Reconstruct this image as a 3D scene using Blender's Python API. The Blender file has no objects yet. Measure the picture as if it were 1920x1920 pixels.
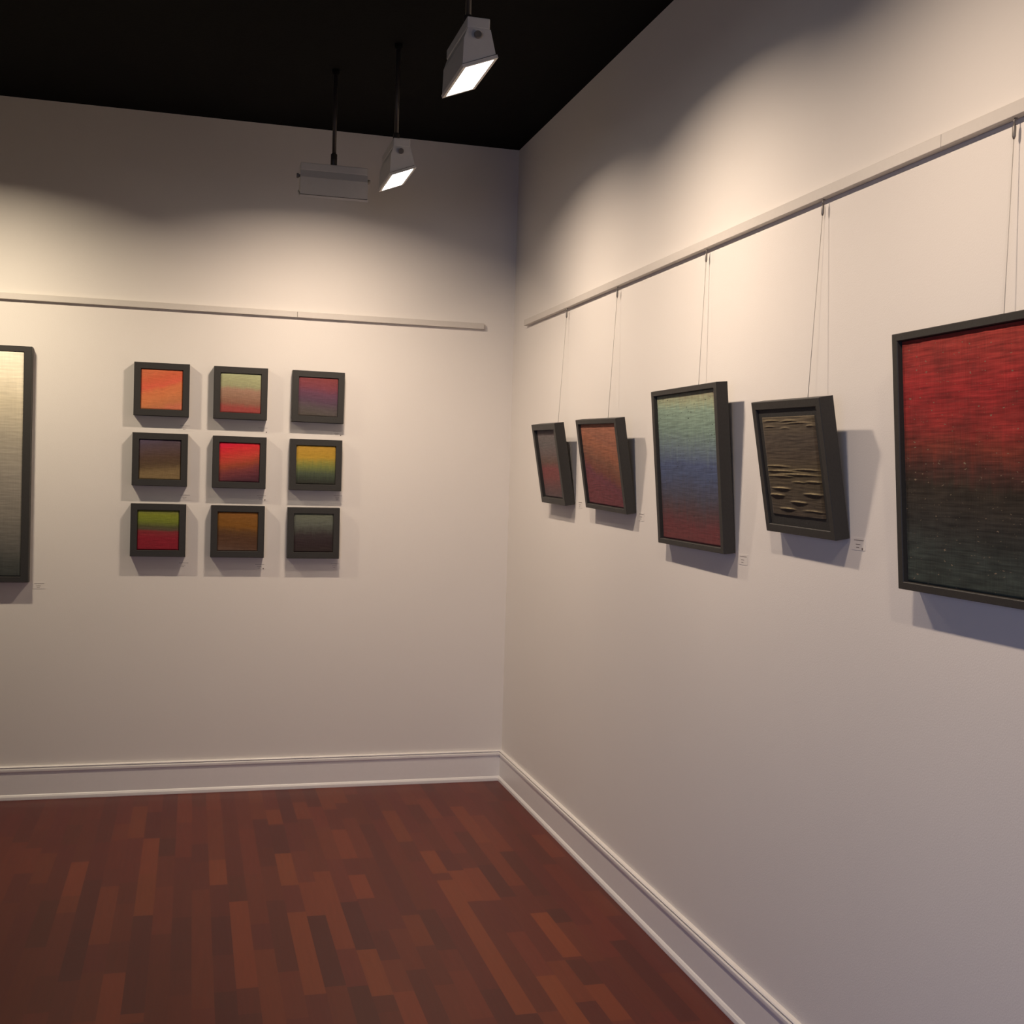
import bpy, bmesh, math, random
from mathutils import Vector, Matrix, noise
random.seed(7)
C = bpy.context.scene.collection
HC = 3.194                      # ceiling height

# ------------------------------------------------------------------ helpers
def lin(c):
    return tuple((v/12.92 if v <= .04045 else ((v+.055)/1.055)**2.4) for v in [x/255 for x in c])

def new_mat(name):
    m = bpy.data.materials.new(name); m.use_nodes = True
    nt = m.node_tree; b = nt.nodes['Principled BSDF']
    return m, nt, b

def N(nt, t, **kw):
    n = nt.nodes.new(t)
    for k, v in kw.items():
        setattr(n, k, v)
    return n

def simple(name, col, rough=.5, metal=0., spec=.5, bump=0., bscale=200., var=.06):
    m, nt, b = new_mat(name)
    b.inputs['Roughness'].default_value = rough
    b.inputs['Metallic'].default_value = metal
    b.inputs['Specular IOR Level'].default_value = spec
    tc = N(nt, 'ShaderNodeTexCoord'); nz = N(nt, 'ShaderNodeTexNoise')
    nz.inputs['Scale'].default_value = bscale; nz.inputs['Detail'].default_value = 3
    nt.links.new(tc.outputs['Object'], nz.inputs['Vector'])
    mx = N(nt, 'ShaderNodeMix', data_type='RGBA')
    mx.inputs[6].default_value = (*[c*(1-var) for c in col], 1); mx.inputs[7].default_value = (*[min(1, c*(1+var)) for c in col], 1)
    nt.links.new(nz.outputs['Fac'], mx.inputs[0]); nt.links.new(mx.outputs[2], b.inputs['Base Color'])
    if bump:
        bp = N(nt, 'ShaderNodeBump'); bp.inputs['Strength'].default_value = bump; bp.inputs['Distance'].default_value = .002
        nt.links.new(nz.outputs['Fac'], bp.inputs['Height']); nt.links.new(bp.outputs['Normal'], b.inputs['Normal'])
    return m

def link(name, me, mat, parent=None, smooth=False):
    o = bpy.data.objects.new(name, me); C.objects.link(o)
    if mat: me.materials.append(mat)
    if parent: o.parent = parent
    if smooth:
        for p in me.polygons: p.use_smooth = True
    return o

def from_bm(name, bm, mat, parent=None, smooth=False):
    bmesh.ops.recalc_face_normals(bm, faces=bm.faces)
    me = bpy.data.meshes.new(name); bm.to_mesh(me); bm.free()
    return link(name, me, mat, parent, smooth)

def box(bm, x0, x1, y0, y1, z0, z1, bev=0):
    r = bmesh.ops.create_cube(bm, size=1)
    for v in r['verts']:
        v.co = Vector(((x0+x1)/2+v.co.x*(x1-x0), (y0+y1)/2+v.co.y*(y1-y0), (z0+z1)/2+v.co.z*(z1-z0)))
    if bev:
        es = list({e for v in r['verts'] for e in v.link_edges})
        bmesh.ops.bevel(bm, geom=es, offset=bev, segments=2, affect='EDGES', profile=.5)

def tube(bm, pts, r, seg=10, cap=True):
    rings = []
    for i, p in enumerate(pts):
        p = Vector(p)
        d = (Vector(pts[min(i+1, len(pts)-1)])-Vector(pts[max(i-1, 0)])).normalized()
        a = d.orthogonal().normalized() if i == 0 else (a-d*a.dot(d)).normalized()
        b = d.cross(a); rr = r[i] if isinstance(r, (list, tuple)) else r
        rings.append([bm.verts.new(p+(a*math.cos(t)+b*math.sin(t))*rr) for t in [2*math.pi*k/seg for k in range(seg)]])
    for q, w in zip(rings, rings[1:]):
        for k in range(seg):
            bm.faces.new((q[k], q[(k+1) % seg], w[(k+1) % seg], w[k]))
    if cap:
        bm.faces.new(rings[0]); bm.faces.new(rings[-1])

def tag(o, label=None, cat=None, group=None, kind=None):
    if label: o['label'] = label
    if cat: o['category'] = cat
    if group: o['group'] = group
    if kind: o['kind'] = kind
    return o

def empty(name, loc=(0, 0, 0)):
    o = bpy.data.objects.new(name, None); o.empty_display_size = .05; C.objects.link(o); o.location = loc
    return o

# ------------------------------------------------------------------ materials
WALL = (.735, .695, .645)
def wall_mat():
    m, nt, b = new_mat('painted_plaster')
    tc = N(nt, 'ShaderNodeTexCoord')
    big = N(nt, 'ShaderNodeTexNoise'); big.inputs['Scale'].default_value = 1.3; big.inputs['Detail'].default_value = 2
    fine = N(nt, 'ShaderNodeTexNoise'); fine.inputs['Scale'].default_value = 260; fine.inputs['Detail'].default_value = 2
    nt.links.new(tc.outputs['Object'], big.inputs['Vector']); nt.links.new(tc.outputs['Object'], fine.inputs['Vector'])
    mx = N(nt, 'ShaderNodeMix', data_type='RGBA')
    mx.inputs[6].default_value = (*[c*.98 for c in WALL], 1); mx.inputs[7].default_value = (*[c*1.02 for c in WALL], 1)
    nt.links.new(big.outputs['Fac'], mx.inputs[0]); nt.links.new(mx.outputs[2], b.inputs['Base Color'])
    bp = N(nt, 'ShaderNodeBump'); bp.inputs['Strength'].default_value = .25; bp.inputs['Distance'].default_value = .001
    nt.links.new(fine.outputs['Fac'], bp.inputs['Height'])
    bp2 = N(nt, 'ShaderNodeBump'); bp2.inputs['Strength'].default_value = .25; bp2.inputs['Distance'].default_value = .01
    nt.links.new(big.outputs['Fac'], bp2.inputs['Height']); nt.links.new(bp.outputs['Normal'], bp2.inputs['Normal'])
    nt.links.new(bp2.outputs['Normal'], b.inputs['Normal'])
    b.inputs['Roughness'].default_value = .75; b.inputs['Specular IOR Level'].default_value = .25
    return m
M_wall = wall_mat()
M_trim = simple('glossy_trim_paint', (.80, .77, .73), .38, 0, .5, .05, 60, .02)
M_ceil = simple('black_ceiling_paint', (.0045, .0045, .0043), .95, 0, .1, .3, 90, .15)
M_rail = simple('painted_rail', (.57, .53, .48), .5, 0, .4, .03, 80, .03)
M_frame = simple('charcoal_frame', (.036, .034, .031), .5, 0, .28, .15, 150, .15)
M_mat = simple('black_backing', (.030, .029, .027), .7, 0, .3, .3, 300, .2)
M_wire = simple('hanging_wire', (.42, .39, .35), .5, .0, .4, 0, 50, .1)
M_hook = simple('grey_hook', (.22, .20, .18), .4, .4, .5, 0, 50, .1)
M_rod = simple('dark_rod', (.055, .045, .038), .45, .3, .5, .05, 80, .1)
M_white = simple('white_enamel', (.62, .60, .56), .35, 0, .5, .05, 60, .03)
M_seam = simple('dark_seam', (.05, .045, .04), .6, 0, .3, 0, 60, .1)
M_card = simple('label_card', (.73, .69, .64), .5, 0, .4, 0, 60, .01)
M_ink = simple('label_ink', (.16, .13, .12), .7, 0, .2, 0, 60, .1)

def glass_mat():
    m, nt, b = new_mat('lit_lamp_glass')
    b.inputs['Base Color'].default_value = (.9, .9, .9, 1)
    b.inputs['Emission Color'].default_value = (1., .97, .93, 1); b.inputs['Emission Strength'].default_value = 14
    return m
M_glass = glass_mat()

def floor_mat():
    m, nt, b = new_mat('parquet')
    at = N(nt, 'ShaderNodeAttribute', attribute_name='board_tone')
    tc = N(nt, 'ShaderNodeTexCoord'); mp = N(nt, 'ShaderNodeMapping'); mp.inputs['Scale'].default_value = (90, 5, 1)
    nt.links.new(tc.outputs['Object'], mp.inputs['Vector'])
    g = N(nt, 'ShaderNodeTexNoise'); g.inputs['Scale'].default_value = 1; g.inputs['Detail'].default_value = 4
    nt.links.new(mp.outputs['Vector'], g.inputs['Vector'])
    hs = N(nt, 'ShaderNodeMapRange'); hs.inputs[3].default_value = .86; hs.inputs[4].default_value = 1.14
    nt.links.new(g.outputs['Fac'], hs.inputs[0])
    mul = N(nt, 'ShaderNodeMix', data_type='RGBA', blend_type='MULTIPLY'); mul.inputs[0].default_value = 1
    nt.links.new(at.outputs['Color'], mul.inputs[6]); nt.links.new(hs.outputs[0], mul.inputs[7])
    nt.links.new(mul.outputs[2], b.inputs['Base Color'])
    b.inputs['Roughness'].default_value = .42; b.inputs['Specular IOR Level'].default_value = .28
    bp = N(nt, 'ShaderNodeBump'); bp.inputs['Strength'].default_value = .08; bp.inputs['Distance'].default_value = .001
    nt.links.new(g.outputs['Fac'], bp.inputs['Height']); nt.links.new(bp.outputs['Normal'], b.inputs['Normal'])
    return m

# woven textile: rows = [(height 0..1 from the bottom, colour), ...]
def weave_mat(name, rows, amp=.10, slant=0., streak=.0, speck=.0, rib=1., left=None, nsx=5., gain=1., mottle=0, crest_light=None):
    m, nt, b = new_mat(name)
    L = nt.links.new
    tc = N(nt, 'ShaderNodeTexCoord'); sp = N(nt, 'ShaderNodeSeparateXYZ'); L(tc.outputs['Generated'], sp.inputs[0])
    def mapn(sx, sz, det=3, off=0.):
        cb = N(nt, 'ShaderNodeCombineXYZ')
        a = N(nt, 'ShaderNodeMath', operation='MULTIPLY'); a.inputs[1].default_value = sx; L(sp.outputs['X'], a.inputs[0])
        c = N(nt, 'ShaderNodeMath', operation='MULTIPLY'); c.inputs[1].default_value = sz; L(sp.outputs['Z'], c.inputs[0])
        L(a.outputs[0], cb.inputs[0]); L(c.outputs[0], cb.inputs[1]); cb.inputs[2].default_value = off
        t = N(nt, 'ShaderNodeTexNoise'); t.inputs['Scale'].default_value = 1; t.inputs['Detail'].default_value = det
        L(cb.outputs[0], t.inputs['Vector']); return t
    off = (sum(ord(ch) for ch in name) % 97)*1.7
    n1 = mapn(nsx, 2.2, 3, off)
    n2 = mapn(nsx*7, 3, 2, off+5)
    def madd(src, mul, add):
        q = N(nt, 'ShaderNodeMath', operation='MULTIPLY_ADD'); L(src, q.inputs[0]); q.inputs[1].default_value = mul; q.inputs[2].default_value = add
        return q.outputs[0]
    def add(a, c):
        q = N(nt, 'ShaderNodeMath', operation='ADD'); L(a, q.inputs[0]); L(c, q.inputs[1]); return q.outputs[0]
    v = add(sp.outputs['Z'], madd(n1.outputs['Fac'], amp*2, -amp))
    v = add(v, madd(n2.outputs['Fac'], streak*2, -streak))
    v = add(v, madd(sp.outputs['X'], slant, -slant/2))
    cr = N(nt, 'ShaderNodeValToRGB'); L(v, cr.inputs[0]); e = cr.color_ramp.elements
    rows = sorted(rows)
    while len(e) < len(rows): e.new(.5)
    for el, (p, col) in zip(e, rows):
        el.position = p; el.color = (*[x*gain for x in lin(col)], 1)
    col = cr.outputs['Color']
    # horizontal threads
    th = mapn(7, 110, 3, off+9)
    rg = N(nt, 'ShaderNodeMapRange'); L(th.outputs['Fac'], rg.inputs[0]); rg.inputs[1].default_value = .3; rg.inputs[2].default_value = .7
    rg.inputs[3].default_value = 1-.28*rib; rg.inputs[4].default_value = 1+.28*rib
    mm = N(nt, 'ShaderNodeMix', data_type='RGBA', blend_type='MULTIPLY'); mm.inputs[0].default_value = 1
    L(col, mm.inputs[6]); L(rg.outputs[0], mm.inputs[7]); col = mm.outputs[2]
    # vertical warp threads
    wp = mapn(120, 9, 1, off+3)
    rw = N(nt, 'ShaderNodeMapRange'); L(wp.outputs['Fac'], rw.inputs[0]); rw.inputs[1].default_value = .3; rw.inputs[2].default_value = .7
    rw.inputs[3].default_value = 1-.09*rib; rw.inputs[4].default_value = 1+.09*rib
    mw = N(nt, 'ShaderNodeMix', data_type='RGBA', blend_type='MULTIPLY'); mw.inputs[0].default_value = 1
    L(col, mw.inputs[6]); L(rw.outputs[0], mw.inputs[7]); col = mw.outputs[2]
    if mottle:
        mo = mapn(6, 9, 4, off+31)
        rm = N(nt, 'ShaderNodeMapRange'); L(mo.outputs['Fac'], rm.inputs[0]); rm.inputs[1].default_value = .32; rm.inputs[2].default_value = .62
        rm.inputs[3].default_value = 1-mottle; rm.inputs[4].default_value = 1+mottle*.35
        mq = N(nt, 'ShaderNodeMix', data_type='RGBA', blend_type='MULTIPLY'); mq.inputs[0].default_value = 1
        L(col, mq.inputs[6]); L(rm.outputs[0], mq.inputs[7]); col = mq.outputs[2]
    if crest_light:
        ca = N(nt, 'ShaderNodeAttribute', attribute_name='cord_highlight')  # highlight along the ridge tops, painted into the thread colour
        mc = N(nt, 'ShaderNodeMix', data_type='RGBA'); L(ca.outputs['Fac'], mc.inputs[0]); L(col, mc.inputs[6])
        mc.inputs[7].default_value = (*lin(crest_light), 1); col = mc.outputs[2]
    if speck:
        sk = mapn(45, 90, 1, off+20)
        rs = N(nt, 'ShaderNodeMapRange'); L(sk.outputs['Fac'], rs.inputs[0]); rs.inputs[1].default_value = .70; rs.inputs[2].default_value = .78
        ms = N(nt, 'ShaderNodeMix', data_type='RGBA'); L(rs.outputs[0], ms.inputs[0]); L(col, ms.inputs[6])
        ms.inputs[7].default_value = (*[speck*c for c in (.55, .42, .28)], 1) if speck > 0 else (.01, .012, .012, 1)
        col = ms.outputs[2]
    L(col, b.inputs['Base Color'])
    b.inputs['Roughness'].default_value = .8; b.inputs['Specular IOR Level'].default_value = .25
    b.inputs['Sheen Weight'].default_value = .04
    bp = N(nt, 'ShaderNodeBump'); bp.inputs['Strength'].default_value = .5; bp.inputs['Distance'].default_value = .0015
    L(th.outputs['Fac'], bp.inputs['Height'])
    bq = N(nt, 'ShaderNodeBump'); bq.inputs['Strength'].default_value = .3; bq.inputs['Distance'].default_value = .001
    L(wp.outputs['Fac'], bq.inputs['Height']); L(bp.outputs['Normal'], bq.inputs['Normal'])
    L(bq.outputs['Normal'], b.inputs['Normal'])
    return m

# ------------------------------------------------------------------ the room
def slab(name, x0, x1, y0, y1, z0, z1, mat):
    bm = bmesh.new(); box(bm, x0, x1, y0, y1, z0, z1)
    return tag(from_bm(name, bm, mat), kind='structure')
XL, YN = -6.5, -9.5
slab('wall_back', XL, .12, 0, .12, 0, HC, M_wall)
slab('wall_right', 0, .12, YN, 0, 0, HC, M_wall)
slab('ceiling', XL, .12, YN, .12, HC, HC+.1, M_ceil)

# floor: one mesh, one face per parquet strip
def build_floor():
    W = .0645; PH = -.0088
    forced = [(-1.167,-.991,-1.36,1.),(-1.048,-1.227,-1.986,.85),(-1.106,-1.337,-1.68,.8),(-1.171,-1.634,-2.301,1.),(-.986,-2.008,-2.348,1.),
      (-.923,-2.334,-2.671,.9),(-.913,-1.289,-1.547,1.),(-.576,-1.054,-1.329,1.),(-.575,-1.409,-2.549,1.),(-.526,-1.309,-1.646,1.),(-.46,-1.291,-1.651,.8),
      (-1.941,-.952,-1.33,1.),(-1.808,-1.253,-1.797,.6),(-1.684,-.695,-1.137,.9),(-1.687,-1.153,-1.57,.8),(-1.757,-2.034,-2.389,.9),(-1.366,-1.492,-2.218,1.),
      (-1.421,-1.019,-1.308,1.),(-.349,-1.799,-2.189,1.2),(-.469,-2.31,-2.766,1.2),(-1.155,-.357,-.58,.7),(-1.749,-.206,-.679,.6),(-.904,-.704,-1.094,.8),
      (-.325,-.44,-.987,.8),(-1.411,-.043,-.314,.6),(-.64,-.46,-.918,.6),(-.34,-2.414,-2.643,.9),(-1.621,-.707,-.937,-.8),(-1.154,-.6,-.984,-.8),
      (-1.116,-1.695,-2.257,-.9),(-1.891,-1.662,-2.065,-.9),(-.96,-1.569,-2.003,-.9),(-.36,-2.211,-2.4,-.6),(-.697,-1.696,-2.056,-.7),
      (-1.061,-2.27,-2.547,-.9),(-.578,-2.55,-2.9,-.7),(-1.556,-1.611,-2.053,-.7),(-1.431,-2.232,-2.503,-.9),(-1.684,-1.584,-2.323,-.7),
      (-.283,-1.774,-1.902,-.9),(-1.251,-.9,-1.133,-.5)]
    rows = {}
    for x, a, b_, t in forced:
        rows.setdefault(round((x-PH)/W), []).append((a, b_, t))
    bm = bmesh.new(); col = bm.loops.layers.float_color.new('board_tone')
    dark, mid, light = Vector((.066, .0118, .0072)), Vector((.102, .0165, .0085)), Vector((.160, .031, .0100))
    def tone(t):
        return mid.lerp(light, min(t, 1.3)) if t > 0 else mid.lerp(dark, -t)
    rnd = random.Random(11)
    kmin = int((XL-PH)/W)-1
    for k in range(kmin, 2):
        xc = PH+k*W; x0, x1 = max(XL, xc-W/2), min(0., xc+W/2)
        if x1 <= x0: continue
        cur = 0.; segs = []
        for a, b_, t in sorted(rows.get(k, []), reverse=True):
            if a > cur: a = cur
            while cur-a > .02:
                l = min(cur-a, rnd.uniform(.22, .6)); l = cur-a if cur-a-l < .12 else l
                segs.append((cur, cur-l, None)); cur -= l
            segs.append((cur, b_, t)); cur = b_
        cur2 = cur-rnd.uniform(.05, .5); segs.append((cur, cur2, None)); cur = cur2
        while cur > YN:
            l = rnd.uniform(.22, .62); segs.append((cur, max(YN, cur-l), None)); cur -= l
        for a, b_, t in segs:
            if t is None:
                t = rnd.gauss(-.05, .33); t = max(-.8, min(.55, t))
            c = tone(t); h = rnd.uniform(-.08, .08)
            f = bm.faces.new([bm.verts.new(p) for p in ((x0, a, 0), (x0, b_, 0), (x1, b_, 0), (x1, a, 0))])
            for lp in f.loops: lp[col] = (c.x, c.y*(1+h), c.z*(1-h), 1)
    # slab body below the boards
    f0 = [bm.verts.new(p) for p in ((XL, YN, -.08), (.12, YN, -.08), (.12, .12, -.08), (XL, .12, -.08))]
    bm.faces.new(f0)
    me = bpy.data.meshes.new('floor'); bm.to_mesh(me); bm.free()
    return tag(link('floor', me, floor_mat()), kind='structure')
build_floor()

# baseboards: a swept moulding, mitred in the corner
prof = [(0, 0), (.020, 0), (.0205, .004), (.020, .014), (.016, .021), (.0125, .0245), (.0125, .1275), (.0150, .1280), (.0175, .1305), (.0180, .1350), (.0180, .1410), (.0165, .1440),
        (.0095, .1450), (.0085, .1465), (.0095, .1480), (.0145, .1485), (.0150, .1510), (.0125, .1540), (.006, .155), (0, .155)]
def baseboard(name, back):
    bm = bmesh.new(); A = []; B = []
    for d, z in prof:
        if back:
            A.append(bm.verts.new((-d, -d, z))); B.append(bm.verts.new((XL, -d, z)))
        else:
            A.append(bm.verts.new((-d, -d, z))); B.append(bm.verts.new((-d, YN, z)))
    n = len(prof)
    for i in range(n):
        bm.faces.new((A[i], A[(i+1) % n], B[(i+1) % n], B[i]))
    bm.faces.new(B); bm.faces.new(A)
    return tag(from_bm(name, bm, M_trim), kind='structure')
baseboard('baseboard_back', True); baseboard('baseboard_right', False)

# picture rails along both walls, in butted lengths
def rail(name, label, back, z0, start, joints, end):
    loc = (start, 0, z0) if back else (0, start, z0)
    r = empty(name, loc); tag(r, label, 'picture rail')
    a = start
    for b_ in joints+[end]:
        bm = bmesh.new(); s0, s1 = a-.0012*(a != start)-start, b_-start
        if back: box(bm, s1, s0, -.022, 0, 0, .0285, .0015)
        else: box(bm, -.022, 0, s1, s0, 0, .0285, .0015)
        from_bm('rail_length', bm, M_rail, r); a = b_
    return r
rail('picture_rail', 'long pale picture rail on the back wall above the nine small squares', True, 2.2845, -.16, [-1.083, -3.6], -5.4)
rail('picture_rail', 'long pale picture rail on the right wall with pictures hanging on wires from it', False, 2.2825, -.262, [-3.543, -6.1], -8.6)

# ------------------------------------------------------------------ framed weavings
def ring(bm, W, H, t, bl, bt, rec):
    """frame moulding: outer W x H, depth t (front at y=-t), side border bl, top/bottom border bt"""
    def loop(x, z0, z1, y): return [bm.verts.new(p) for p in ((-x, y, z0), (x, y, z0), (x, y, z1), (-x, y, z1))]
    bv = .0016
    L = [loop(W/2-bl, bt, H-bt, 0), loop(W/2, 0, H, 0), loop(W/2, 0, H, -t+bv), loop(W/2-bv, bv, H-bv, -t),
         loop(W/2-bl+bv, bt-bv, H-bt+bv, -t), loop(W/2-bl, bt, H-bt, -t+bv)]
    L.append(L[0])
    for a, b_ in zip(L, L[1:]):
        for i in range(4):
            j = (i+1) % 4
            bm.faces.new((a[i], a[j], b_[j], b_[i]))

def art_mesh(bm, x0, x1, z0, z1, y, th, relief, seed, ridges=()):
    nx = max(14, int((x1-x0)/.006)); nz = max(18, int((z1-z0)/(.0011 if ridges else .0035)))
    g = []; lay = bm.verts.layers.float.new('cord_highlight') if ridges else None
    for j in range(nz+1):
        row = []
        for i in range(nx+1):
            u, v = i/nx, j/nz
            x = x0+(x1-x0)*u; z = z0+(z1-z0)*v
            # slightly uneven selvedge
            if i in (0, nx): x += .0007*noise.noise(Vector((seed, z*180, i)))
            if j in (0, nz): z += .0006*noise.noise(Vector((x*160, seed, j)))
            d = relief*noise.noise(Vector((x*14+seed, z*170, seed)))+relief*.6*noise.noise(Vector((x*40, z*60+seed, 3)))
            cw = 0.
            for (rx, rz, rw, rh) in ridges:
                q = abs(u-rx)/rw
                if q < 1:
                    zz = v-rz-.006*math.cos(q*2.2)
                    zz += .002*noise.noise(Vector((u*22, rz*50, 1)))
                    d += rh*math.exp(-(zz/.009)**2)*(1-q*q)
                    cw = max(cw, math.exp(-((zz-.004)/.0055)**2)*(1-q*q)*min(1, rh/.0045)*(.55+.45*noise.noise(Vector((u*60, rz*90, 4)))))  # mask of the painted highlight, shifted to each ridge's upper side
            edge = 0. if 0 < i < nx and 0 < j < nz else -th
            vv = bm.verts.new((x, y-th-d if edge == 0 else y, z)); row.append(vv)
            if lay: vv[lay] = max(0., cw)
        g.append(row)
    for j in range(nz):
        for i in range(nx):
            bm.faces.new((g[j][i], g[j][i+1], g[j+1][i+1], g[j+1][i]))

def picture(label, group, W, H, t, bl, bt, rec, mat, mw=None, seed=1., relief=.0006, ridges=(), inset=.0, inz=None):
    r = empty('framed_weaving'); tag(r, label, 'picture', group)
    bm = bmesh.new(); ring(bm, W, H, t, bl, bt, rec); from_bm('frame', bm, M_frame, r)
    bm = bmesh.new(); box(bm, -W/2+bl+.0004, W/2-bl-.0004, -(t-rec), -.002, bt+.0004, H-bt-.0004); from_bm('backing', bm, M_mat, r)
    ax = inset; az0, az1 = inz if inz else (inset, inset)
    bm = bmesh.new()
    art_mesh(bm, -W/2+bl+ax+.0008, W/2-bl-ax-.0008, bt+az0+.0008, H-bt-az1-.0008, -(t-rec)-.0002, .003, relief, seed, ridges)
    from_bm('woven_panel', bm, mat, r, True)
    return r

# --- nine little squares on the back wall
GA = .98
K = {
 '11': ([(0,(196,112,82)),(.12,(190,118,76)),(.3,(204,122,76)),(.5,(208,118,74)),(.62,(214,98,72)),(.8,(205,98,66)),(1,(205,110,72))], .10, -.30, .02),
 '12': ([(0,(150,66,62)),(.13,(150,70,64)),(.25,(136,96,78)),(.42,(146,112,92)),(.58,(158,124,104)),(.68,(150,150,114)),(.85,(160,162,122)),(1,(168,172,132))], .05, .04, .05),
 '13': ([(0,(78,72,66)),(.18,(82,74,74)),(.4,(84,62,78)),(.6,(98,62,80)),(.75,(116,60,70)),(1,(124,60,60))], .05, .10, .03),
 '21': ([(0,(126,106,72)),(.2,(122,102,70)),(.36,(88,70,50)),(.55,(84,64,52)),(.72,(86,68,66)),(.9,(84,70,78)),(1,(88,76,92))], .07, -.12, .03),
 '22': ([(0,(70,34,44)),(.12,(92,44,52)),(.3,(116,54,54)),(.45,(146,66,44)),(.6,(182,66,50)),(.78,(196,52,48)),(.92,(205,38,50)),(1,(205,30,58))], .06, -.22, .04),
 '23': ([(0,(44,42,36)),(.12,(52,58,48)),(.28,(72,82,62)),(.45,(112,118,62)),(.58,(140,132,60)),(.7,(172,138,48)),(1,(178,138,52))], .04, .0, .07),
 '31': ([(0,(130,28,42)),(.3,(134,30,44)),(.47,(128,44,48)),(.52,(84,72,56)),(.6,(84,84,50)),(.72,(112,122,44)),(.88,(124,132,42)),(1,(116,118,60))], .03, .03, .01),
 '32': ([(0,(96,72,58)),(.12,(86,60,44)),(.35,(84,56,36)),(.5,(94,64,34)),(.65,(122,80,26)),(.85,(126,84,32)),(1,(130,84,36))], .07, .10, .04),
 '33': ([(0,(48,38,36)),(.25,(48,36,38)),(.45,(56,48,48)),(.58,(72,72,66)),(.75,(94,98,88)),(1,(104,108,92))], .06, .0, .06)}
cx = {1: (-1.6994, -1.7012, -1.7027), 2: (-1.3412, -1.3406, -1.3412), 3: (-.9781, -.9809, -.9834)}
cz = {1: (1.9073, 1.9068, 1.9062), 2: (1.5818, 1.5799, 1.5787), 3: (1.2521, 1.2517, 1.2503)}
lab = {'11': 'small square weaving in plain orange, black frame, top left of the nine',
 '12': 'small square weaving fading from pale green to dusty pink, top middle of the nine',
 '13': 'small square weaving fading from plum red to dark blue, top right of the nine',
 '21': 'small square weaving in dark mauve over brown sand, middle row at the left',
 '22': 'small square weaving in bright pinkish red turning dark, centre of the nine',
 '23': 'small square weaving fading from yellow to dark green, middle row at the right',
 '31': 'small square weaving with lime green above crimson, bottom left of the nine',
 '32': 'small square weaving in mustard brown, bottom middle of the nine',
 '33': 'small square weaving in dim grey blue over dark maroon, bottom right of the nine'}
for r_ in (1, 2, 3):
    for c_ in (1, 2, 3):
        k = f'{r_}{c_}'; rows, amp, sl, st = K[k]
        m = weave_mat('weave_'+k, rows, amp, sl, st, 0, .55, gain=GA)
        o = picture(lab[k], 'nine small square weavings on the back wall', .248, .246, .048, .030, .030, .009, m, seed=r_*3.1+c_)
        o.location = (cx[c_][r_-1], -.003, cz[r_][c_-1]-.123)
        o.rotation_euler = (0, math.radians({'13': .35, '33': -.3, '22': .1}.get(k, 0)), 0)

# --- tall pale weaving cut by the left edge of the photo
m0 = weave_mat('weave_pale', [(0,(58,62,60)),(.06,(70,72,69)),(.14,(96,94,89)),(.28,(122,117,108)),(.45,(140,134,124)),(.62,(160,153,138)),(.78,(202,192,168)),(.9,(238,228,204)),(1,(244,236,214))],
               .03, 0, .02, 0, .3, gain=1.05)
o = picture('tall pale weaving fading to dark grey at its foot, leftmost picture on the back wall', None, .80, 1.068, .047, .034, .026, .006, m0, seed=9.)
o.location = (-2.2637-.40, -.004, 1.0055); 

# --- pictures hung on wires on the right wall
def frot(tilt, roll, yaw):
    a = Vector((0, -1, 0)); b_ = Vector((0, 0, 1)); n = Vector((-1, 0, 0))
    B = b_*math.cos(tilt)+n*math.sin(tilt); Nn = n*math.cos(tilt)-b_*math.sin(tilt)
    A2 = a*math.cos(roll)+B*math.sin(roll); B2 = B*math.cos(roll)-a*math.sin(roll)
    A3 = A2*math.cos(yaw)+Nn*math.sin(yaw); N3 = Nn*math.cos(yaw)-A2*math.sin(yaw)
    return Matrix((A3, -N3, B2)).transposed()
GR = .72
rows1 = [(0,(88,70,70)),(.12,(96,66,66)),(.3,(118,60,58)),(.42,(120,58,58)),(.52,(98,74,64)),(.66,(100,86,84)),(.8,(98,92,90)),(1,(104,92,90))]
rows2 = [(0,(108,46,52)),(.2,(108,46,54)),(.32,(104,46,58)),(.42,(112,60,44)),(.55,(122,76,54)),(.7,(150,90,62)),(.85,(150,94,70)),(1,(160,100,74))]
rows3 = [(0,(104,44,46)),(.1,(98,42,46)),(.2,(76,50,54)),(.3,(64,62,76)),(.45,(62,74,104)),(.52,(66,78,110)),(.62,(92,108,118)),(.75,(110,132,120)),(.88,(126,148,130)),(.94,(146,154,124)),(1,(134,126,102))]
rows4 = [(0,(82,70,56)),(.25,(84,72,54)),(.45,(98,84,58)),(.6,(88,74,58)),(.8,(94,82,68)),(1,(116,102,78))]
rows5 = [(0,(58,68,62)),(.12,(54,62,58)),(.25,(48,46,42)),(.38,(54,44,34)),(.46,(84,44,36)),(.54,(124,50,36)),(.62,(152,44,40)),(.76,(160,36,38)),(.88,(158,46,42)),(1,(160,54,44))]
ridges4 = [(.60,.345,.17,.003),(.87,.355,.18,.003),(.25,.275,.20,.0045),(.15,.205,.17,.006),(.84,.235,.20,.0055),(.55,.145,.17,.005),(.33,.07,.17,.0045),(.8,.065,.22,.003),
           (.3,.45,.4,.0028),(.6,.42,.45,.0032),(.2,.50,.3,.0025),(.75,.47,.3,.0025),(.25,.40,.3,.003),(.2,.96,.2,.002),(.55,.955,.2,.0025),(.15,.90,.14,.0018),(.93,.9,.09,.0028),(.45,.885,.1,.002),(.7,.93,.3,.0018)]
RG = 'weavings hung on wires on the right wall'
P5H = .556
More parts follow.
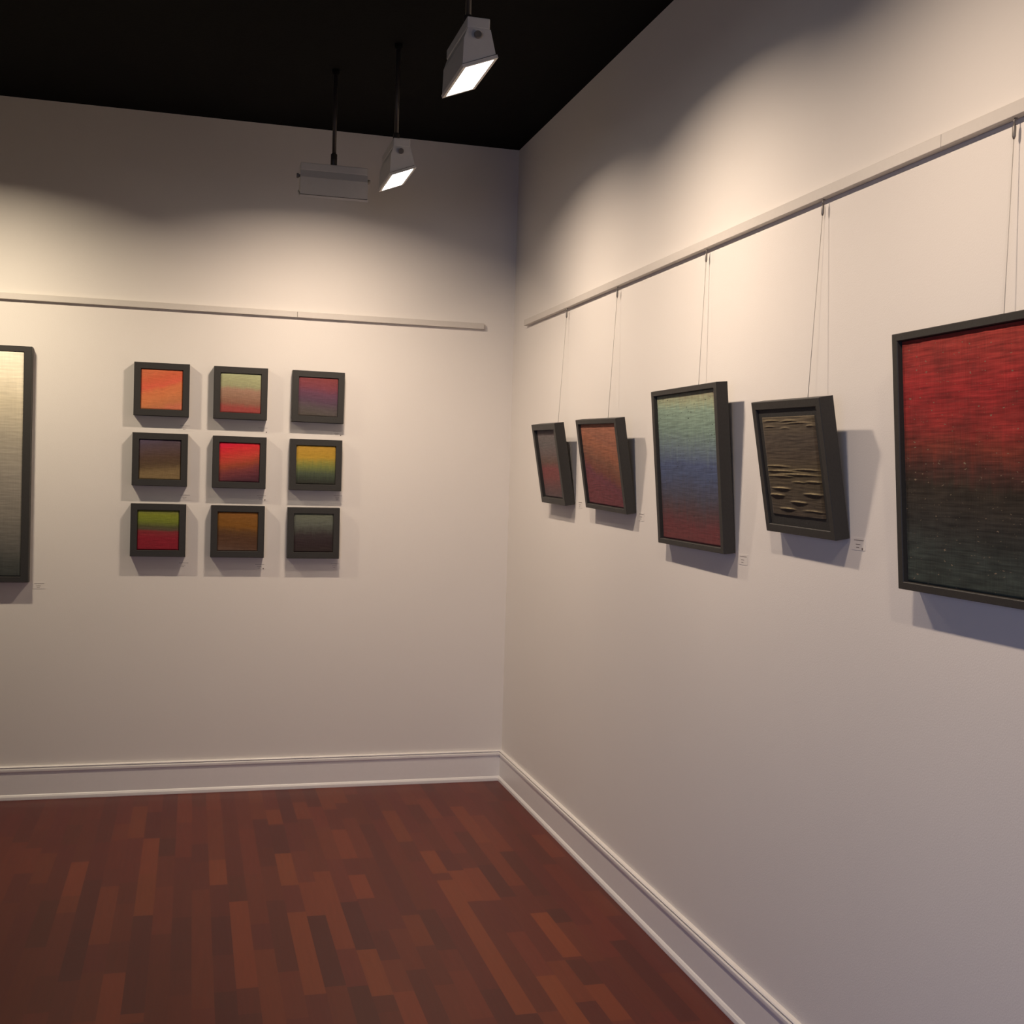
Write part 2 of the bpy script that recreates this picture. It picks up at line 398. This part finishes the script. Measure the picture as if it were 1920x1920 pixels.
specs = [
 ('square weaving in grey fading to dull red, nearest the corner on the right wall', (-.9055, 1.4452, .3457, .3479, .0421, .1779, -.0158, .004), .026, .026, .016, weave_mat('weave_grey_red', rows1, .04, 0, .02, 0, .6, gain=GR*1.3), 2., .0006, (), 0, None),
 ('weaving in copper orange above crimson, second from the corner on the right wall', (-1.5544, 1.4376, .4554, .3495, .036, .1679, -.0239, .0011), .024, .018, .012, weave_mat('weave_copper', rows2, .07, .30, .07, 0, .9, gain=GR*1.3), 3., .0009, (), 0, None),
 ('large weaving fading from sea green through blue to red on the right wall', (-2.3407, 1.3458, .5172, .5052, .0361, .0899, -.0041, .0097), .022, .017, .013, weave_mat('weave_sea', rows3, .025, .04, .05, -1, .7, gain=GR*1.35), 4., .0008, (), 0, None),
 ('brown weaving with raised ripples on a wide black mat, beside the big red one', (-3.0353, 1.4277, .3597, .3509, .038, .1815, -.0168, .0076), .022, .022, .006, weave_mat('weave_ripple', rows4, .03, 0, .02, 0, .8, gain=GR*.9, crest_light=(176,160,118)), 5., .0009, ridges4, .019, (.026, .020)),
 ('large red weaving darkening to green black at its foot, cut by the right edge', (-3.493-.29, 1.3328, .58, P5H, .045, .075, 0, 0), .020, .017, .012, weave_mat('weave_red', rows5, .035, .05, .05, .35, .9, gain=GR*1.1, mottle=.35), 6., .0012, (), 0, None)]
hung = []
for lb, (y, z, W, H, t, ti, ro, ya), bl, bt, rec, mt, sd, rel, rdg, ins, inz in specs:
    o = picture(lb, RG, W, H, t, bl, bt, rec, mt, seed=sd, relief=rel, ridges=rdg, inset=ins, inz=inz)
    R = frot(ti, ro, ya).to_4x4(); o.matrix_world = Matrix.Translation((-.004, y, z)) @ R
    hung.append((y, z, W, H, ti))

# --- wires with their hooks
wl = ['thin wire holding up the grey and red weaving nearest the corner',
      'thin wire holding up the copper and crimson weaving',
      'thin wire holding up the large sea green and blue weaving',
      'thin wire holding up the brown rippled weaving',
      'thin wire holding up the large red weaving at the right edge']
for (y, z, W, H, ti), top_y, lb in zip(hung, (-.912, -1.537, -2.337, -3.043, -3.768), wl):
    ztop = 2.2825
    v = H*.72; zb = z+v*math.cos(ti); xb = -.004-v*math.sin(ti)+.003
    r = empty('hanging_wire', (-.013, top_y, ztop)); tag(r, lb, 'wire', 'wires hanging from the right picture rail')
    by = top_y-.012
    bm = bmesh.new(); tube(bm, [(0, 0, -.035), (xb+.013, by-top_y, zb-ztop)], .0009, 6)
    from_bm('wire_strand', bm, M_wire, r, True)
    bm = bmesh.new(); tube(bm, [(0, 0, -.012), (0, 0, -.018), (0, 0, -.036), (0, 0, -.042)], [.0022, .0038, .0038, .0018], 8)
    from_bm('wire_clamp', bm, M_hook, r, True)
    bm = bmesh.new(); tube(bm, [(.006, 0, 0), (.001, 0, -.001), (-.001, 0, -.006), (0, 0, -.013)], .0016, 8)
    from_bm('hook', bm, M_hook, r, True)

# --- little printed wall labels
def label_card(name, lb, loc, right, w=.056, h=.030, dot=False):
    r = empty('wall_label', loc); tag(r, lb, 'label', name)
    bm = bmesh.new(); box(bm, -w/2, w/2, -.0008, 0, 0, h); from_bm('card', bm, M_card, r)
    rnd = random.Random(int(abs(loc[0]*991+loc[1]*577+loc[2]*313)*10))
    bm = bmesh.new()
    for zz, x0, x1 in ((h*.80, -.021, .021), (h*.47, -.013, .007), (h*.22, -.010, .002)):
        x = x0
        while x < x1:
            l = rnd.uniform(.0012, .0042); box(bm, x, min(x+l, x1), -.0011, -.0007, zz-.0008, zz+.0008); x += l+.0009
    from_bm('print_lines', bm, M_ink, r)
    if dot:
        bm = bmesh.new(); bmesh.ops.create_cone(bm, cap_ends=True, segments=14, radius1=.0030, radius2=.0030, depth=.0005,
                                               matrix=Matrix.Translation((.0165, -.001, h*.13)) @ Matrix.Rotation(math.pi/2, 4, 'X'))
        from_bm('dot_sticker', bm, M_ink, r)
    if right: r.rotation_euler = (0, 0, -math.pi/2)
    return r
nm = {'11': 'orange', '12': 'pale green and pink', '13': 'plum and blue', '21': 'mauve and brown', '22': 'bright red', '23': 'yellow and green', '31': 'lime and crimson', '32': 'mustard brown', '33': 'grey blue and maroon'}
for k, (x, z) in {'11': (-1.592, 1.736), '12': (-1.232, 1.740), '13': (-.877, 1.738), '21': (-1.585, 1.409), '22': (-1.232, 1.415), '23': (-.866, 1.424),
                  '31': (-1.585, 1.088), '32': (-1.232, 1.084), '33': (-.872, 1.090)}.items():
    label_card('wall labels of the nine squares', f'tiny printed label on the wall under the {nm[k]} square', (x, 0, z-.015), False, dot=k in ('12', '13', '22', '32'))
label_card('wall labels of the larger weavings', 'tiny printed label at the lower right of the tall pale weaving', (-2.222, 0, .972), False)
for lb, y, z, d in (('grey and red weaving nearest the corner', -1.138, 1.428, False), ('copper and crimson weaving', -1.828, 1.406, False),
                    ('sea green and blue weaving', -2.641, 1.314, False), ('brown rippled weaving', -3.251, 1.398, True)):
    label_card('wall labels of the larger weavings', f'tiny printed label on the wall right of the {lb}', (0, y, z), True, dot=d)

# ------------------------------------------------------------------ ceiling-hung wall washer lamps
LZ = 2.80
def lamp_fixture(label):
    r = empty('wall_washer_lamp', (0, 0, HC)); tag(r, label, 'lamp', 'wall washer lamps hung from the ceiling')
    D = LZ-HC
    bm = bmesh.new(); tube(bm, [(0, 0, 0), (0, 0, -.012), (0, 0, -.020)], [.016, .016, .011], 20); from_bm('ceiling_cup', bm, M_ceil, r, False)
    bm = bmesh.new(); tube(bm, [(0, 0, -.018), (0, 0, D+.045)], .0085, 14); from_bm('stem', bm, M_rod, r, True)
    bm = bmesh.new(); tube(bm, [(0, 0, D+.055), (0, 0, D+.050), (0, 0, D+.006), (0, 0, D)], [.009, .013, .013, .009], 14); from_bm('stem_collar', bm, M_rod, r, True)
    L = .136
    bm = bmesh.new(); box(bm, -L, L, -.032, .032, D-.030, D, .003); from_bm('driver_box', bm, M_white, r)
    # housing: local +Y faces the lit wall
    P = [(-.030, -.030), (.034, -.030), (.050, -.094), (-.042, -.130), (-.040, -.060)]
    bm = bmesh.new(); A = [bm.verts.new((-L, f, D+z)) for f, z in P]; B = [bm.verts.new((L, f, D+z)) for f, z in P]
    n = len(P)
    for i in range(n):
        if i == 2: continue              # the open mouth
        bm.faces.new((A[i], A[(i+1) % n], B[(i+1) % n], B[i]))
    bm.faces.new(A); bm.faces.new(B)
    o = from_bm('housing', bm, M_white, r)
    so = o.modifiers.new('thickness', 'SOLIDIFY'); so.thickness = .003; so.offset = -1
    # mouth frame, glass
    a, c = Vector((0, .050, D-.094)), Vector((0, -.042, D-.130))
    d = (a-c).normalized(); nn = Vector((0, -d.z, d.y))*-1
    if nn.z > 0: nn = -nn
    mid = (a+c)/2; hw = (a-c).length/2
    def fr(bm, x, w, h, s):
        return [bm.verts.new(Vector((sx*x, 0, 0))+mid+d*(sw*w)+nn*h) for sx, sw in ((-1, -1), (1, -1), (1, 1), (-1, 1))]
    def framering(name, xo, wo, xi, wi, h0, h1, mat):
        bm = bmesh.new(); R = [fr(bm, xo, wo, h0, 0), fr(bm, xo, wo, h1, 0), fr(bm, xi, wi, h1, 0), fr(bm, xi, wi, h0, 0)]; R.append(R[0])
        for p, q in zip(R, R[1:]):
            for i in range(4): bm.faces.new((p[i], p[(i+1) % 4], q[(i+1) % 4], q[i]))
        return from_bm(name, bm, mat, r)
    framering('gasket', L-.001, hw-.001, L-.007, hw-.007, .000, .0022, M_seam)
    framering('lens_frame', L+.003, hw+.003, L-.007, hw-.007, .0022, .011, M_white)
    bm = bmesh.new(); R0 = fr(bm, L-.006, hw-.006, .003, 0); R1 = fr(bm, L-.006, hw-.006, .007, 0)
    bm.faces.new(R0); bm.faces.new(R1)
    for i in range(4): bm.faces.new((R0[i], R0[(i+1) % 4], R1[(i+1) % 4], R1[i]))
    from_bm('glass', bm, M_glass, r)
    for s in (-1, 1):
        bm = bmesh.new(); tube(bm, [(s*L, -.004, D-.050), (s*(L+.004), -.004, D-.050), (s*(L+.006), -.004, D-.050), (s*(L+.014), -.004, D-.050)], [.006, .006, .0105, .0095], 14)
        from_bm('swivel_knob', bm, M_hook, r, False)
    return r, mid, nn

LAMPCOL = (1., .80, .63)
def add_light(mid, nn, parent, energy, base=None, spread=142, col=LAMPCOL, sx=.15, sy=.04):
    ld = bpy.data.lights.new('lamp_light', 'AREA'); ld.shape = 'RECTANGLE'; ld.size = sx; ld.size_y = sy
    ld.energy = energy; ld.color = col; ld.spread = math.radians(spread)
    o = bpy.data.objects.new('lamp_light', ld); C.objects.link(o)
    aim = Vector((0, .47, -.883)).normalized()
    z = -aim; x = Vector((1, 0, 0)); y = z.cross(x)
    m = Matrix.Translation(mid+nn*.014) @ Matrix((x, y, z)).transposed().to_4x4()
    if parent: o.parent = parent
    o.matrix_basis = base @ m if base else m
    return o
def copy_tree(o, parent=None):
    c = o.copy(); C.objects.link(c)
    if parent: c.parent = parent
    for ch in o.children: copy_tree(ch, c)
    return c
EN = 8.2
proto, mid, nn = lamp_fixture('white box lamp seen from behind on a dark rod, in front of the back wall')
proto.location = (-1.02, -.865, HC)
l1 = copy_tree(proto); l1.location = (-.825, -1.24, HC); l1.rotation_euler = (0, 0, -math.pi/2); l1['label'] = 'glaring ceiling lamp beside the box lamp, aimed at the right wall'
l2 = copy_tree(proto); l2.location = (-.825, -2.46, HC); l2.rotation_euler = (0, 0, -math.pi/2); l2['label'] = 'glaring ceiling lamp high in the dark ceiling, nearest the camera'
for l, e in ((proto, EN*1.2), (l1, EN*1.02), (l2, EN*1.28)):
    add_light(mid, nn, l, e)
# the further lamps of the same two rows, outside the frame
def far_light(x, y, rz, e, col=LAMPCOL):
    add_light(mid, nn, None, e, Matrix.Translation((x, y, HC)) @ Matrix.Rotation(rz, 4, 'Z'), col=col)
far_light(-2.50, -.865, 0, EN*1.4, (1, .84, .63))
far_light(-.825, -3.72, -math.pi/2, EN*.9)
far_light(-.825, -5.05, -math.pi/2, EN*1.3)

# ------------------------------------------------------------------ daylight from the front of the gallery, behind the camera
def day(loc, target, sx, sy, e, col):
    ld = bpy.data.lights.new('daylight', 'AREA'); ld.shape = 'RECTANGLE'; ld.size = sx; ld.size_y = sy; ld.energy = e; ld.color = col; ld.spread = math.radians(75)
    o = bpy.data.objects.new('daylight', ld); C.objects.link(o); o.location = loc
    o.rotation_euler = (Vector(target)-Vector(loc)).to_track_quat('-Z', 'Y').to_euler()
day((-3.4, -7.6, 1.3), (-.2, -3.6, .2), 2.0, 1.8, 12.5, (.40, .54, 1.0))
w = bpy.data.worlds.new('world'); bpy.context.scene.world = w; w.use_nodes = True
bg = w.node_tree.nodes['Background']; bg.inputs[0].default_value = (.86, .74, .57, 1); bg.inputs[1].default_value = .165

# ------------------------------------------------------------------ camera
cam = bpy.data.cameras.new('camera'); co = bpy.data.objects.new('camera', cam); C.objects.link(co)
CP, yaw, pitch, roll, F = (-1.55208, -5.75496, 1.55), .266325654, -.02993601, .0296076374, 2199.68
f = Vector((math.sin(yaw)*math.cos(pitch), math.cos(yaw)*math.cos(pitch), math.sin(pitch)))
r = Vector((math.cos(yaw), -math.sin(yaw), 0)); u = r.cross(f)
r2 = r*math.cos(roll)+u*math.sin(roll); u2 = u*math.cos(roll)-r*math.sin(roll)
co.matrix_world = Matrix.Translation(CP) @ Matrix((r2, u2, -f)).transposed().to_4x4()
cam.sensor_fit = 'HORIZONTAL'; cam.sensor_width = 36; cam.lens = 36*F/1920; cam.clip_start = .05
sc = bpy.context.scene; sc.camera = co
sc.view_settings.view_transform = 'Standard'; sc.view_settings.look = 'None'; sc.view_settings.gamma = 1
sc.view_settings.use_curve_mapping = False; sc.view_settings.exposure = 0
sc.cycles.max_bounces = 8; sc.cycles.sample_clamp_indirect = 6
